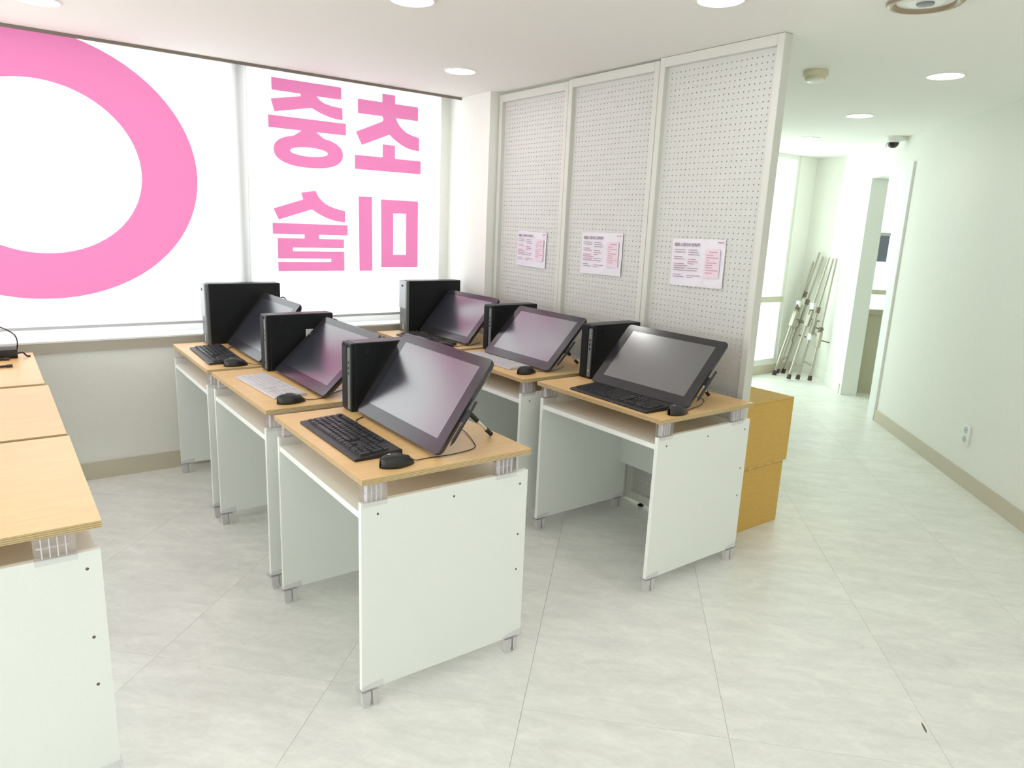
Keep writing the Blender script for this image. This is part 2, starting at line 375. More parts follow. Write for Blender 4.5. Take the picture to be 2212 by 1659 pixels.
MB().box(PS+0.05, PS+0.054, -2.2, -0.16, 0.85, 2.2, RT).build('pane', M['glass'], w3)
pc_ = RT @ Vector((PS+0.2, -1.15, 1.5)); portal('annex_window_portal', pc_, -RD, 2.0, 1.4)
# closing walls out of view, each with a window added to light the desks
def holed(name, wname, lab, axis, a0, a1, h0, h1, p0, p1, w0, w1):
    # wall from a0 to a1 (thickness p0..p1) with one window opening h0..h1, sill w0, head w1
    B = (lambda m, u0, u1, z0, z1, q0=p0, q1=p1: m.box(q0, q1, u0, u1, z0, z1)) if axis == 'y' else (lambda m, u0, u1, z0, z1, q0=p0, q1=p1: m.box(u0, u1, q0, q1, z0, z1))
    m = MB(); B(m, a0, h0, 0, 2.7); B(m, h1, a1, 0, 2.7); B(m, h0, h1, 0, w0); B(m, h0, h1, w1, 2.7); struct(name, m, M['wall'])
    w = bpy.data.objects.new(wname, None); COL.objects.link(w); tag(w, lab, None, None, 'structure'); pm = (p0+p1)/2
    m = MB(); B(m, h0, h1, w0, w0+.05, pm-.03, pm+.03); B(m, h0, h1, w1-.05, w1, pm-.03, pm+.03)
    k = 4
    for i in range(k+1): c = h0+.025+(h1-h0-.05)*i/k; B(m, c-.025, c+.025, w0+.05, w1-.05, pm-.03, pm+.03)
    m.build('window_frame', M['frame_white'], w); m = MB(); B(m, h0, h1, w0+.04, w1-.04, pm-.002, pm+.002); m.build('pane', M['glass_clear'], w)
holed('wall_left', 'added_window_4', 'unseen side window added on the left for light', 'y', -3.6, 4.95, -1.0, 4.0, -3.3, -3.1, 0.40, 2.2)
holed('wall_back', 'added_window_5', 'unseen window added behind the camera for light', 'x', -3.3, 1.2, -2.6, -1.4, -3.4, -3.2, 0.95, 2.1)
portal('added_left_portal', (-3.36, 1.5, 1.3), (1, 0, 0), 5.0, 1.8)
portal('added_back_portal', (-2.0, -3.46, 1.525), (0, 1, 0), 1.2, 1.15)
struct('wall_front', MB().box(-3.3, XW+0.1, 4.90, 4.95, 2.55, 2.7), M['wall'])

# building across the street, seen through the far window
bd = thing('apartment_building', 'pale blue grey building outside the far corner window', 'building', (15.0, 17.0, -6.0))
MB().box(-6, 6, 0, 5, 0, 12).build('facade', M['facade'], bd)
for i in range(8):
    for k in range(5):
        MB().box(-5.4+i*1.4, -4.55+i*1.4, -0.06, 0.05, 0.8+k*2.3, 2.2+k*2.3).build('window', M['facade_glass'], bd)

# ================================================================ BLINDS
def blind(label, x0, x1, chain_x):
    t = thing('roller_blind', label, 'blind', ((x0+x1)/2, 4.50, 0.86), 0, 'roller blinds showing the pink window lettering')
    cx = (x0+x1)/2; bz = 0.86
    MB().box(x0-cx, x1-cx, -0.0003, 0.0003, 0.012, 2.48-bz).build('fabric', M['fabric'], t)
    MB().box(x0-cx, x1-cx, -0.009, 0.009, 0.0, 0.016).build('bottom_rail', M['rail'], t)
    MB().cyl((x0-cx, 0, 2.50-bz), (x1-cx, 0, 2.50-bz), 0.028, n=20).build('roller_tube', M['rail'], t)
    if chain_x:
        mb = MB()
        for k in range(150):
            z = 2.46-bz-k*0.0105; x = chain_x-cx-0.027*(k/150)
            mb.lathe([(0.0, -0.0042), (0.0042, 0), (0.0, 0.0042)], (x, -0.022, z), n=6)
        o = mb.build('bead_chain', M['white_plastic'], t); o['kind'] = 'stuff'
    return t, cx, bz
def glyph(t, cx, bz, poly, holes=()):
    f = lambda yy: (lambda a, b: (a-cx, yy, b-bz))
    return MB().prism(poly, f(-0.0016), f(-0.0010), holes).build('letter', M['print'], t)  # lettering of the glass behind, placed on the fabric as pink film
bl, cx, bz = blind('wide left roller blind showing a big pink ring of the window lettering', -1.95, 1.245, None)
N = 72
outer = [(0.228+0.778*math.cos(2*math.pi*i/N), 1.702+0.678*math.sin(2*math.pi*i/N)) for i in range(N)]
inner = [(0.243+0.474*math.cos(2*math.pi*i/N), 1.699+0.434*math.sin(2*math.pi*i/N)) for i in range(N)]
glyph(bl, cx, bz, outer, [inner])
br, cx, bz = blind('right roller blind showing four pink mirrored letters of the window', 1.287, 2.618, 1.300)
def curve(*p): return list(p)
glyph(br, cx, bz, [(1.449,2.312),(1.888,2.312),(1.888,2.238),(1.728,2.238),(1.748,2.218),(1.777,2.203),(1.831,2.192),(1.895,2.189),(1.895,2.116),(1.843,2.119),(1.805,2.126),(1.77,2.135),(1.728,2.150),(1.694,2.166),(1.463,2.119),(1.442,2.19),(1.62,2.225),(1.629,2.233),(1.62,2.240),(1.449,2.240)])
NE = 40; jo = []
for i in range(NE+1):      # ring of the lower consonant, open at the stem
    t = math.radians(90-22+(-360+44)*i/NE); c, s_ = math.cos(t), math.sin(t)
    jo.append((1.673+0.2225*math.copysign(abs(c)**0.86, c), 1.903+0.0955*math.copysign(abs(s_)**0.86, s_)))
jh = [(1.673+0.121*math.cos(2*math.pi*i/28), 1.903+0.027*math.sin(2*math.pi*i/28)) for i in range(28)]
glyph(br, cx, bz, [(1.423,2.098),(1.918,2.098),(1.918,2.026),(1.722,2.026)]+jo+[(1.626,2.026),(1.423,2.026)], [jh])
glyph(br, cx, bz, [(1.614,1.655),(1.708,1.672),(1.730,1.632),(1.750,1.612),(1.773,1.594),(1.80,1.581),(1.834,1.569),(1.906,1.554),(1.905,1.481),(1.868,1.484),(1.833,1.49),(1.793,1.500),(1.759,1.513),(1.719,1.532),(1.682,1.555),(1.469,1.484),(1.438,1.551),(1.626,1.614)])
glyph(br, cx, bz, [(1.429,1.464),(1.922,1.464),(1.922,1.397),(1.726,1.397),(1.726,1.372),(1.896,1.372),(1.896,1.314),(1.554,1.314),(1.554,1.292),(1.897,1.292),(1.897,1.166),(1.457,1.166),(1.457,1.225),(1.805,1.225),(1.805,1.245),(1.457,1.245),(1.457,1.372),(1.630,1.372),(1.630,1.397),(1.429,1.397)])
glyph(br, cx, bz, [(2.172,2.314),(2.265,2.314),(2.265,2.261),(2.437,2.261),(2.437,2.172),(2.272,2.172),(2.285,2.146),(2.302,2.124),(2.325,2.105),(2.351,2.088),(2.395,2.074),(2.447,2.064),(2.448,1.978),(2.405,1.980),(2.366,1.986),(2.322,2.001),(2.282,2.022),(2.250,2.042),(2.224,2.063),(2.026,1.979),(1.985,2.058),(2.174,2.142),(2.180,2.157),(2.172,2.173),(2.000,2.173),(2.000,2.261),(2.172,2.261)])
glyph(br, cx, bz, [(2.174,1.998),(2.266,1.998),(2.266,1.913),(2.462,1.913),(2.462,1.826),(1.977,1.826),(1.977,1.915),(2.174,1.915)])
glyph(br, cx, bz, [(2.002,1.654),(2.097,1.654),(2.099,1.166),(2.004,1.166)])
glyph(br, cx, bz, [(2.163,1.643),(2.445,1.643),(2.446,1.189),(2.165,1.189)], [[(2.254,1.555),(2.352,1.555),(2.353,1.276),(2.255,1.276)]])

# ================================================================ PEGBOARD SCREEN
def peg_mesh(w, h, pitch=0.0272, r=0.0035, th=0.009):
    """board in the y-z plane (0..-w, 0..h), x from 0 to th, with real round holes"""
    nx = int((w-0.03)/pitch); nz = int((h-0.03)/pitch); mx = (w-nx*pitch)/2; mz = (h-nz*pitch)/2
    vs = []; fs = []
    ys = [0]+[mx+i*pitch for i in range(nx+1)]+[w]; zs = [0]+[mz+j*pitch for j in range(nz+1)]+[h]
    idx = {}
    def vert(x, y, z):
        k = (round(x, 5), round(y, 5), round(z, 5))
        if k not in idx: idx[k] = len(vs); vs.append((x, -y, z))
        return idx[k]
    for a in range(len(ys)-1):
        for b in range(len(zs)-1):
            y0, y1, z0, z1 = ys[a], ys[a+1], zs[b], zs[b+1]
            cell = 0 < a < len(ys)-2 and 0 < b < len(zs)-2
            if not cell:
                for x, fl in ((0, 1), (th, 0)):
                    q = [vert(x, y0, z0), vert(x, y1, z0), vert(x, y1, z1), vert(x, y0, z1)]; fs.append(q if fl else q[::-1])
                continue
            cy, cz = (y0+y1)/2, (z0+z1)/2
            sq = [(y1, cz), (y1, z1), (cy, z1), (y0, z1), (y0, cz), (y0, z0), (cy, z0), (y1, z0)]
            ho = [(cy+r*math.cos(math.pi*k/4), cz+r*math.sin(math.pi*k/4)) for k in range(8)]
            rings = []
            for x, fl in ((0, 0), (th, 1)):
                base = len(vs); vs.extend((x, -p[0], p[1]) for p in ho); rings.append(base)
                c = [vert(x, y1, z0), vert(x, y1, z1), vert(x, y0, z1), vert(x, y0, z0)]
                for k in range(4):      # each corner square edge spans three hole points
                    h0, h1, h2 = base+(2*k-1) % 8, base+(2*k) % 8, base+(2*k+1) % 8
                    q = [c[k], c[(k+1) % 4], h2, h1, h0]; fs.append(q if fl else q[::-1])
            for k in range(8): fs.append([rings[0]+k, rings[0]+(k+1) % 8, rings[1]+(k+1) % 8, rings[1]+k])
    me = bpy.data.meshes.new('perforated_board'); me.from_pydata(vs, [], fs); me.materials.append(M['peg']); me.update(); return me
PW = 0.70; PH = 2.325; PB = 0.022
board_me = peg_mesh(PW-0.066, PH-0.09)
def frame_mb():
    m = MB(); d = 0.056
    m.bev(0, d, -0.034, 0, PB, PB+PH, 0.002, 1); m.bev(0, d, -PW, -PW+0.034, PB, PB+PH, 0.002, 1)
    m.bev(0, d, -PW+0.034, -0.034, PB+PH-0.046, PB+PH, 0.002, 1); m.bev(0, d, -PW+0.034, -0.034, PB, PB+0.046, 0.002, 1)
    return m
frame_me = frame_mb().mesh('frame', M['peg_frame'])
foot_me = MB().lathe([(0.0, 0.0), (0.016, 0.0), (0.018, 0.006), (0.012, 0.010), (0.007, 0.011), (0.007, 0.03), (0, 0.03)], n=16).mesh('levelling_foot', M['black'])
peg_spec = [('far left framed pegboard panel beside the window corner', 4.062, 2.803, -0.010), ('middle framed pegboard panel of the white screen', 3.357, 2.800, -0.003), ('near right framed pegboard panel at the open end of the screen', 2.652, 2.797, 0.006)]
for lab, y0, x0, dz in peg_spec:
    t = thing('pegboard_panel', lab, 'pegboard', (x0, y0, 0), 0, 'white pegboard panels of the screen')
    link('frame', frame_me, t, (0, 0, dz)); link('perforated_board', board_me, t, (0.026, -0.033, PB+0.045+dz))
    for yy in (-0.10, -0.28, -0.60): link('levelling_foot', foot_me, t, (0.028, yy, 0))

# notices on the pegboards
def korean(text, size, name, m, parent, loc, bold=0.0):
    c = bpy.data.curves.new(name, 'FONT'); c.body = text; c.size = size; c.offset = bold; c.extrude = 0.0001
    o = bpy.data.objects.new(name, c); COL.objects.link(o); bpy.context.view_layer.update()
    dg = bpy.context.evaluated_depsgraph_get(); me = bpy.data.meshes.new_from_object(o.evaluated_get(dg)); bpy.data.objects.remove(o)
    if not me.materials: me.materials.append(m)
    else: me.materials[0] = m
    r = link(name, me, parent, loc, (math.pi/2, 0, -math.pi/2)); return r
rows_a = [(.155,.055,0,.25,0), (.14,.055,0,.25,0), (.115,.05,0,.2,0), (.10,.06,0,.25,1), (.075,.06,0,.22,1), (.06,.085,0,.33,1), (.047,.07,0,.26,0), (.033,.085,0,.32,0), (.012,.05,0,.18,0), (-.002,.07,0,.26,0)]
def notice(lab, y0, z0, w, h, x, tilt, seed):
    rn = random.Random(seed)
    t = thing('notice_sheet', lab, 'notice', (x, y0, z0), 0, 'shortcut notices taped to the pegboard'); t.rotation_euler = (tilt, 0, 0)
    # sheet lies in local y (0..-w), z (0..-h); slightly buckled
    m = MB(); nx, nz = 8, 6
    vs = []
    for xx in (-0.0, -0.0006):
        for i in range(nx+1):
            for j in range(nz+1):
                b = 0.0035*math.sin(i/nx*5+seed)*((j/nz)**2)+0.002*math.sin(j*1.3+i)
                vs.append((xx-0.004-abs(b), -w*i/nx, -h*j/nz))
    n1 = (nx+1)*(nz+1); fs = []
    for i in range(nx):
        for j in range(nz):
            a, b, c, d = i*(nz+1)+j, (i+1)*(nz+1)+j, (i+1)*(nz+1)+j+1, i*(nz+1)+j+1
            fs += [(a, b, c, d), (n1+d, n1+c, n1+b, n1+a)]
    m.add(vs, fs); m.build('sheet', M['paper'], t, False)
    X = -0.0115
    MB().prism(rrect(-w*0.93, -w*0.655, -h*0.80, -h*0.20, 0.008, 4), lambda a, b: (X+0.0005, a, b), lambda a, b: (X+0.0007, a, b)).build('pink_box', M['pink_paper'], t)
    o = korean('클립 스튜디오 단축키', h*0.078, 'title_text', M['ink_title'], t, (X, -w*0.055, -h*0.155), 0.0006)
    wd = o.dimensions.x or 1
    mb = MB(); mr = MB()
    def bar(target, u0, u1, v, hh=0.0048):
        u = u0
        while u < u1-0.002:
            L = rn.uniform(0.006, 0.017); e = min(u1, u+L)
            target.box(X-0.0001, X+0.0003, -w*0+(-e), -u, -v-hh*rn.uniform(.8, 1.0), -v); u = e+0.0018
    def row(c0, fr, v, red=False): bar(mr if red else mb, c0, c0+fr, v)
    A, B, C_ = w*0.06, w*0.335, w*0.685
    for v, f, r_ in ((.225,.21,0), (.275,.215,0), (.375,.165,0), (.42,.215,1), (.52,.20,1), (.565,.27,1), (.615,.23,0), (.66,.27,0), (.755,.15,0), (.80,.21,0)): row(A, f*w, v*h, r_)
    for v, f, r_ in ((.225,.16,0), (.275,.19,0), (.325,.215,0), (.42,.15,0), (.47,.19,1), (.515,.11,1), (.61,.20,0), (.66,.18,0), (.765,.25,0), (.81,.10,0)): row(B, f*w, v*h, r_)
    for v, f, r_ in ((.255,.155,1), (.315,.12,1), (.37,.215,1), (.42,.06,1), (.475,.19,1), (.525,.115,1), (.575,.12,1), (.63,.23,1), (.685,.12,1)): row(C_+(0.045*w if v == .255 else 0), f*w, v*h, r_)
    bar(mr, w*0.87, w*0.975, h*0.05, 0.006)
    o = mb.build('printed_lines', M['ink'], t); o['kind'] = 'stuff'; o['label'] = 'small grey print'
    o = mr.build('printed_lines', M['ink_red'], t); o['kind'] = 'stuff'; o['label'] = 'small red print'
    return t
notice('leftmost laminated shortcut notice, on the panel nearest the window', 3.822, 1.478, 0.305, 0.222, 2.829-0.001, 0.02, 1)
notice('middle laminated shortcut notice, on the centre pegboard', 3.180, 1.488, 0.335, 0.235, 2.826-0.001, -0.01, 2)
notice('rightmost laminated shortcut notice, on the pegboard nearest the corridor', 2.483, 1.480, 0.327, 0.232, 2.823-0.001, -0.02, 3)

# ================================================================ DESKS
DW, DD, DH, DT = 0.80, 0.6235, 0.768, 0.0185
PTOP, PBOT, PTH = 0.6925, 0.062, 0.018
DB = 0.616
def screw(v, z, side):     # shallow dark screw recess on a panel face
    return MB().cyl((v, side, z), (v, side+(0.0012 if side >= 0 else -0.0012), z), 0.0052, n=12)
def desk_proto():
    t = thing('computer_desk', 'x', 'desk')
    m = MB(); m.cur = 0; m.box(0, DD, -DW, 0, DH-DT, DH)
    m.mi = [0, 0, 2, 1, 2, 1]           # bottom, top, right end, back, left end, front
    m.build('tabletop', [M['wood'], M['wood_edge'], M['ply']], t)
    for y0, y1, out in ((-0.034-PTH, -0.034, 1), (-0.7963, -0.7963+PTH, -1)):
        m = MB(); m.box(-0.002, DB, y0, y1, PBOT, PTOP); m.mi = [1, 1, 0, 1, 0, 1]
        p = m.build('side_panel', [M['laminate'], M['lam_edge']], t)
        face = y1 if out > 0 else y0
        for v, z in ((0.052, .651), (0.319, .654), (0.584, .647), (0.584, .460), (0.583, .326)):
            MB().cyl((v, face-out*0.001, z), (v, face+out*0.0006, z), 0.0040, n=12).build('screw_cap', M['hole'], p)
    m = MB(); m.box(0, DB-0.004, -0.7963+PTH, -0.034-PTH, 0.640, 0.661); m.mi = [0, 0, 0, 1, 0, 1]
    m.build('shelf', [M['laminate'], M['lam_edge']], t)
    MB().box(0.574, 0.592, -0.7963+PTH, -0.034-PTH, 0.27, 0.640).build('back_panel', M['laminate'], t)
    for v0, v1 in ((0.003, 0.082), (0.479, 0.567)):
        for ys, out in ((-0.034, 1), (-0.7963, -1)):
            b = MB(); yo = ys+out*0.004; yi = ys-out*(PTH+0.006)
            a, c = min(yo, yi), max(yo, yi)
            b.box(v0, v1, a, c, PTOP, PTOP+0.003); b.box(v0, v1, a, c, DH-DT-0.003, DH-DT)              # seat and cap plates
            b.box(v0, v1, min(yo, yo-out*.003), max(yo, yo-out*.003), PTOP-0.013, DH-DT)                  # outer cheek with lip
            b.box(v0, v1, min(yi, yi+out*.003), max(yi, yi+out*.003), PTOP-0.034, DH-DT)                  # inner cheek
            b.box(v0, v0+.003, a, c, PTOP, DH-DT); b.box(v1-.003, v1, a, c, PTOP, DH-DT)
            o = b.build('riser_bracket', M['clear'], t)
            r = MB()
            for k in range(1, 5):
                x = v0+(v1-v0)*k/5.3; r.box(x-.0014, x+.0014, a+.004, c-.004, PTOP+.003, DH-DT-.003)
            r.box(v0+.006, v1-.014, (a+c)/2-.001, (a+c)/2+.001, PTOP+.024, PTOP+.028)
            r.build('rib', M['rib'], o)
    for v0, v1 in ((-0.014, 0.070), (0.537, 0.622)):
        for ys, out in ((-0.034, 1), (-0.7963, -1)):
            b = MB(); yo = ys+out*0.004; yi = ys-out*(PTH+0.004); a, c = min(yo, yi), max(yo, yi)
            f = lambda yy: (lambda p, q: (p, yy, q))
            cheek = [(v0, PBOT-.006), (v1, PBOT-.006), (v1, PBOT+.022), (v1-.006, PBOT+.025), (v0+.02, PBOT+.018), (v0, PBOT+.010)]
            b.prism(cheek, f(yo), f(yo-out*.003)); b.prism(cheek, f(yi), f(yi+out*.003)); b.box(v0, v1, a, c, PBOT-.006, PBOT-.001)
            o = b.build('foot', M['clear'], t)
            r = MB(); vm = v0+.014
            for x0, x1 in ((vm-.002, vm+.027), (vm+.032, vm+.052)):
                leg = [(x0, PBOT-.006), (x1, PBOT-.006), (x1-.002, 0.012), (x1-.004, 0), (x0+.005, 0), (x0+.003, 0.012)]
                r.prism(leg, f(a+.002), f(c-.002))
            r.box(vm+.018, vm+.03, a+.006, c-.006, .018, .05)
            r.build('foot_stem', M['stem'], o)
    return t
D0 = desk_proto()
DESK = {'A': (0.7901, 4.348, -1.5716), 'B': (0.7979, 3.4968, -1.5584), 'C': (0.8134, 2.6145, -1.5725),
        'D': (2.068, 4.366, -1.571), 'E': (2.076, 3.515, -1.575), 'F': (2.113, 2.6483, -1.5576),
        'G': (-0.472, 2.672, -1.566), 'H': (-0.482, 3.499, -1.564), 'I': (-0.500, 4.338, -1.560)}
DLAB = {'A': 'small beech topped desk against the sill, back of the middle row', 'B': 'small beech topped desk holding a white keyboard, second in the middle row',
        'C': 'nearest small beech topped desk with white panels in the middle row', 'D': 'small beech topped desk in the corner by the pegboard and window',
        'E': 'small beech topped desk with white keyboard in front of the pegboard', 'F': 'small beech topped desk at the pegboard end beside cardboard boxes',
        'G': 'nearest bare desk of the left row, white end panel facing forward', 'H': 'middle bare desk of the left row with empty beech top', 'I': 'far left desk under the window carrying a low black device'}
T = {}
first = True
for k in 'CABDEFGHI':
    x, y, a = DESK[k]
    o = D0 if first else copy_tree(D0); first = False
    o.location = (x, y, 0); o.rotation_euler = (0, 0, a+math.pi/2)
    tag(o, DLAB[k], 'desk', 'small computer desks in three rows')
    T[k] = Matrix.Translation((x, y, 0)) @ Matrix.Rotation(a+math.pi/2, 4, 'Z')
def on(k, v, s, z=0.0): return T[k] @ Vector((v, -s, DH+z))
def drz(k): return DESK[k][2]+math.pi/2

# ---------------------------------------------------------------- computers
SEAT = {'A': 'on the desk at the back of the middle row', 'B': 'on the second desk of the middle row', 'C': 'on the nearest middle desk',
        'D': 'on the corner desk by the window', 'E': 'on the middle desk before the pegboard', 'F': 'on the desk beside the cardboard boxes'}
def pc_small(k, v, s, lab, w=0.085, d=0.325, h=0.275, sticker=False):
    t = thing('desktop_computer', lab, 'computer', on(k, v, s), drz(k), 'upright desktop computers')
    MB().bev(0.004, d, -w, 0, 0.0, h, 0.004, 2).build('case', M['casing'], t)
    fr = MB(); fr.bev(-0.012, 0.006, -w-0.001, 0.001, 0.001, h-0.001, 0.005, 2); f = fr.build('front_panel', M['casing'], t)
    g = MB()
    for i in range(9): g.bev(-0.0155, -0.010, -0.007-i*0.0052, -0.0042-i*0.0052, 0.012, h-0.012, 0.001, 1)
    o = g.build('grille', M['black'], f); o['kind'] = 'stuff'
    st = MB(); st.prism(rrect(-w+0.004, -w+0.024, 0.012, h-0.018, 0.006, 3), lambda a, b: (-0.0165, a, b), lambda a, b: (-0.010, a, b)); o = st.build('port_strip', M['grey_strip'], f); o['label'] = 'grey strip with ports'
    for z in (h*0.62, h*0.70, h*0.54): MB().bev(-0.0172, -0.0155, -w+0.009, -w+0.018, z, z+0.012, 0.0005, 1).build('port', M['port'], f)
    MB().cyl((-0.0172, -w+0.014, h*0.16), (-0.0158, -w+0.014, h*0.16), 0.005, n=14).build('power_button', M['chrome'], f)
    MB().cyl((0.055, -w-0.0008, h-0.035), (0.055, -w+0.001, h-0.035), 0.009, n=18).build('emblem', M['black_gloss'], t)
    if sticker: MB().box(0.182, 0.219, -w-0.0008, -w+0.001, h-0.117, h-0.077).build('sticker', M['label'], t)
    MB().tube([(d-0.002, -w*0.6, h*0.62), (d+0.035, -w*0.62, h*0.70), (d+0.06, -w*0.75, h*0.60), (d+0.075, -w*1.0, h*0.35), (d+0.06, -w*1.2, 0.02)], 0.003, n=6).build('rear_cable', M['black'], t)
    MB().tube([(d-0.002, -w*0.4, h*0.80), (d+0.025, -w*0.5, h*0.86), (d+0.05, -w*0.8, h*0.74), (d+0.06, -w*1.1, h*0.4), (d+0.05, -w*1.3, 0.02)], 0.0025, n=6).build('rear_cable', M['black'], t)
    return t
def pc_big(k, v, s, lab, w=0.098, d=0.41, h=0.348):
    t = thing('desktop_computer', lab, 'computer', on(k, v, s), drz(k), 'upright desktop computers')
    MB().bev(0.004, d, -w, 0, 0.0, h, 0.004, 2).build('case', M['casing'], t)
    f = MB().bev(-0.016, 0.006, -w-0.001, 0.001, 0.001, h, 0.006, 2).build('front_panel', M['silver_dark'], t)
    o = MB().bev(-0.022, -0.012, -w-0.002, 0.001, h*0.46, h, 0.005, 2).build('upper_cover', M['silver'], f); o['label'] = 'light silver upper front cover'
    MB().bev(-0.0235, -0.021, -w*0.62, -w*0.40, h*0.88, h*0.92, 0.0008, 1).build('port', M['port'], f)
    MB().bev(-0.0178, -0.015, -w*0.62, -w*0.50, h*0.04, h*0.15, 0.0008, 1).build('badge', M['label'], f)
    MB().tube([(d-0.002, -w*0.6, h*0.70), (d+0.03, -w*0.62, h*0.74), (d+0.055, -w*0.75, h*0.62), (d+0.065, -w*1.0, h*0.35), (d+0.05, -w*1.2, 0.02)], 0.0035, n=6).build('rear_cable', M['black'], t)
    return t
pc_big('A', 0.182, 0.004, 'tall black computer with silver front edge, far left against the window')
pc_small('B', 0.245, 0.020, 'upright black computer with a pale square sticker on its side', sticker=True)
pc_small('C', 0.284, 0.008, 'nearest upright black computer with grey port strip in the middle row')
pc_big('D', 0.182, 0.010, 'tall black computer with silver front edge in the corner near the pegboard')
pc_small('E', 0.300, 0.004, 'upright black computer before the middle pegboard panel')
pc_small('F', 0.285, 0.000, 'upright black computer beside the dark grey unlit pen display')

# ---------------------------------------------------------------- pen displays
def display(k, v, s0, s1, th, lab, L=0.362, pen=True, tilt=0.0):
    w = s1-s0; t = thing('pen_display', lab, 'display', on(k, v, (s0+s1)/2, 0.0), drz(k)+tilt, 'tilted pen displays')
    up = Vector((math.cos(th), 0, math.sin(th))); nr = Vector((-math.sin(th), 0, math.cos(th))); O = Vector((0, 0, 0.014))
    P = lambda y, q, d: tuple(O+Vector((0, y, 0))+up*q+nr*d)
    prof = [(0.0, 0.000), (0.0, -0.007), (0.004, -0.016), (0.014, -0.026)]
    m = MB()
    rings = []
    for ins, d in [(0.0015, 0.0)]+[(a, b-0.0012) for a, b in prof]:
        rings.append([P(y, q, d) for y, q in rrect(-w/2+ins, w/2-ins, ins, L-ins, max(0.004, 0.019-ins*.5), 6)])
    n = len(rings[0]); vs = [p for r in rings for p in r]
    fs = [(j*n+i, j*n+(i+1) % n, (j+1)*n+(i+1) % n, (j+1)*n+i) for j in range(len(rings)-1) for i in range(n)]
    fs += [tuple(range(n)), tuple(reversed(range((len(rings)-1)*n, len(rings)*n)))]
    m.add(vs, fs); body = m.build('body', M['bezel'], t)
    MB().prism([(-w/2+0.048, 0.050), (w/2-0.052, 0.050), (w/2-0.052, L-0.036), (-w/2+0.048, L-0.036)], lambda a, b: P(a, b, -0.001), lambda a, b: P(a, b, 0.0004)).build('screen', M['screen'], t)
    for yy in (-w/2+0.13, w/2-0.13):
        a = Vector(P(yy, 0.20, -0.026)); b = Vector((0.33, yy, 0.008)); b.x = max(0.30, a.x+0.16)
        c = a.lerp(b, 0.62); d = a.lerp(b, 0.86)
        lg = MB(); lg.cyl(a, c, 0.0105, 0.0085, n=10); lg.cyl(Vector(P(yy-0.02, 0.20, -0.027)), Vector(P(yy+0.02, 0.20, -0.027)), 0.011, n=12)
        lo = lg.build('stand_leg', M['black'], t)
        MB().cyl(c, d, 0.0062, n=10).build('leg_rod', M['chrome'], lo); MB().cyl(d, b, 0.0085, 0.008, n=12).build('leg_tip', M['black'], lo)
    if pen:
        MB().bev(-0.008, 0.008, -0.005, 0.012, -0.02, 0.02, 0.002, 1, Matrix.Translation(P(-w/2-0.010, 0.155, -0.016)) @ Matrix(((up.x, 0, nr.x), (0, 1, 0), (up.z, 0, nr.z))).to_4x4() @ Matrix.Rotation(math.pi/2, 4, 'Y')).build('pen_clip', M['black'], t)
        R = T[k] @ Matrix.Translation(Vector((v, -(s0+s1)/2, DH))) @ Matrix.Rotation(tilt, 4, 'Z')
        q = thing('stylus', 'black stylus clipped to the pen display ' + SEAT[k], 'stylus', R @ Vector(P(-w/2-0.014, 0.06, -0.016)), 0, 'styluses clipped to the displays')
        a, b, c, d = [R @ Vector(P(-w/2-0.014, z, -0.016)) - q.location for z in (0.048, 0.066, 0.12, 0.215)]
        MB().cyl(b, c, 0.0060, 0.0062, n=12).build('barrel', M['black'], q).data.materials[0] = M['black']
        MB().cyl(c, d, 0.0062, 0.0048, n=12).build('grip', M['key'], q); MB().cyl(b, a, 0.0058, 0.0012, n=12).build('nib', M['black_gloss'], q)
    return t
display('A', 0.256, 0.160, 0.772, 0.91, 'tilted pen display half hidden on the far left desk by the window', pen=False)
display('B', 0.256, 0.130, 0.742, 0.75, 'tilted pen display reflecting bright pink, second in the middle row', pen=False)
display('C', 0.281, 0.122, 0.747, 0.962, 'nearest tilted pen display reflecting the pink sign')
display('D', 0.252, 0.130, 0.742, 0.86, 'tilted pen display in the window corner with a pale round reflection', pen=False)
display('E', 0.202, 0.140, 0.746, 0.815, 'tilted pen display with white keyboard before the pegboard')
display('F', 0.215, 0.150, 0.750, 0.829, 'tilted pen display with dark grey screen nearest the cardboard boxes')

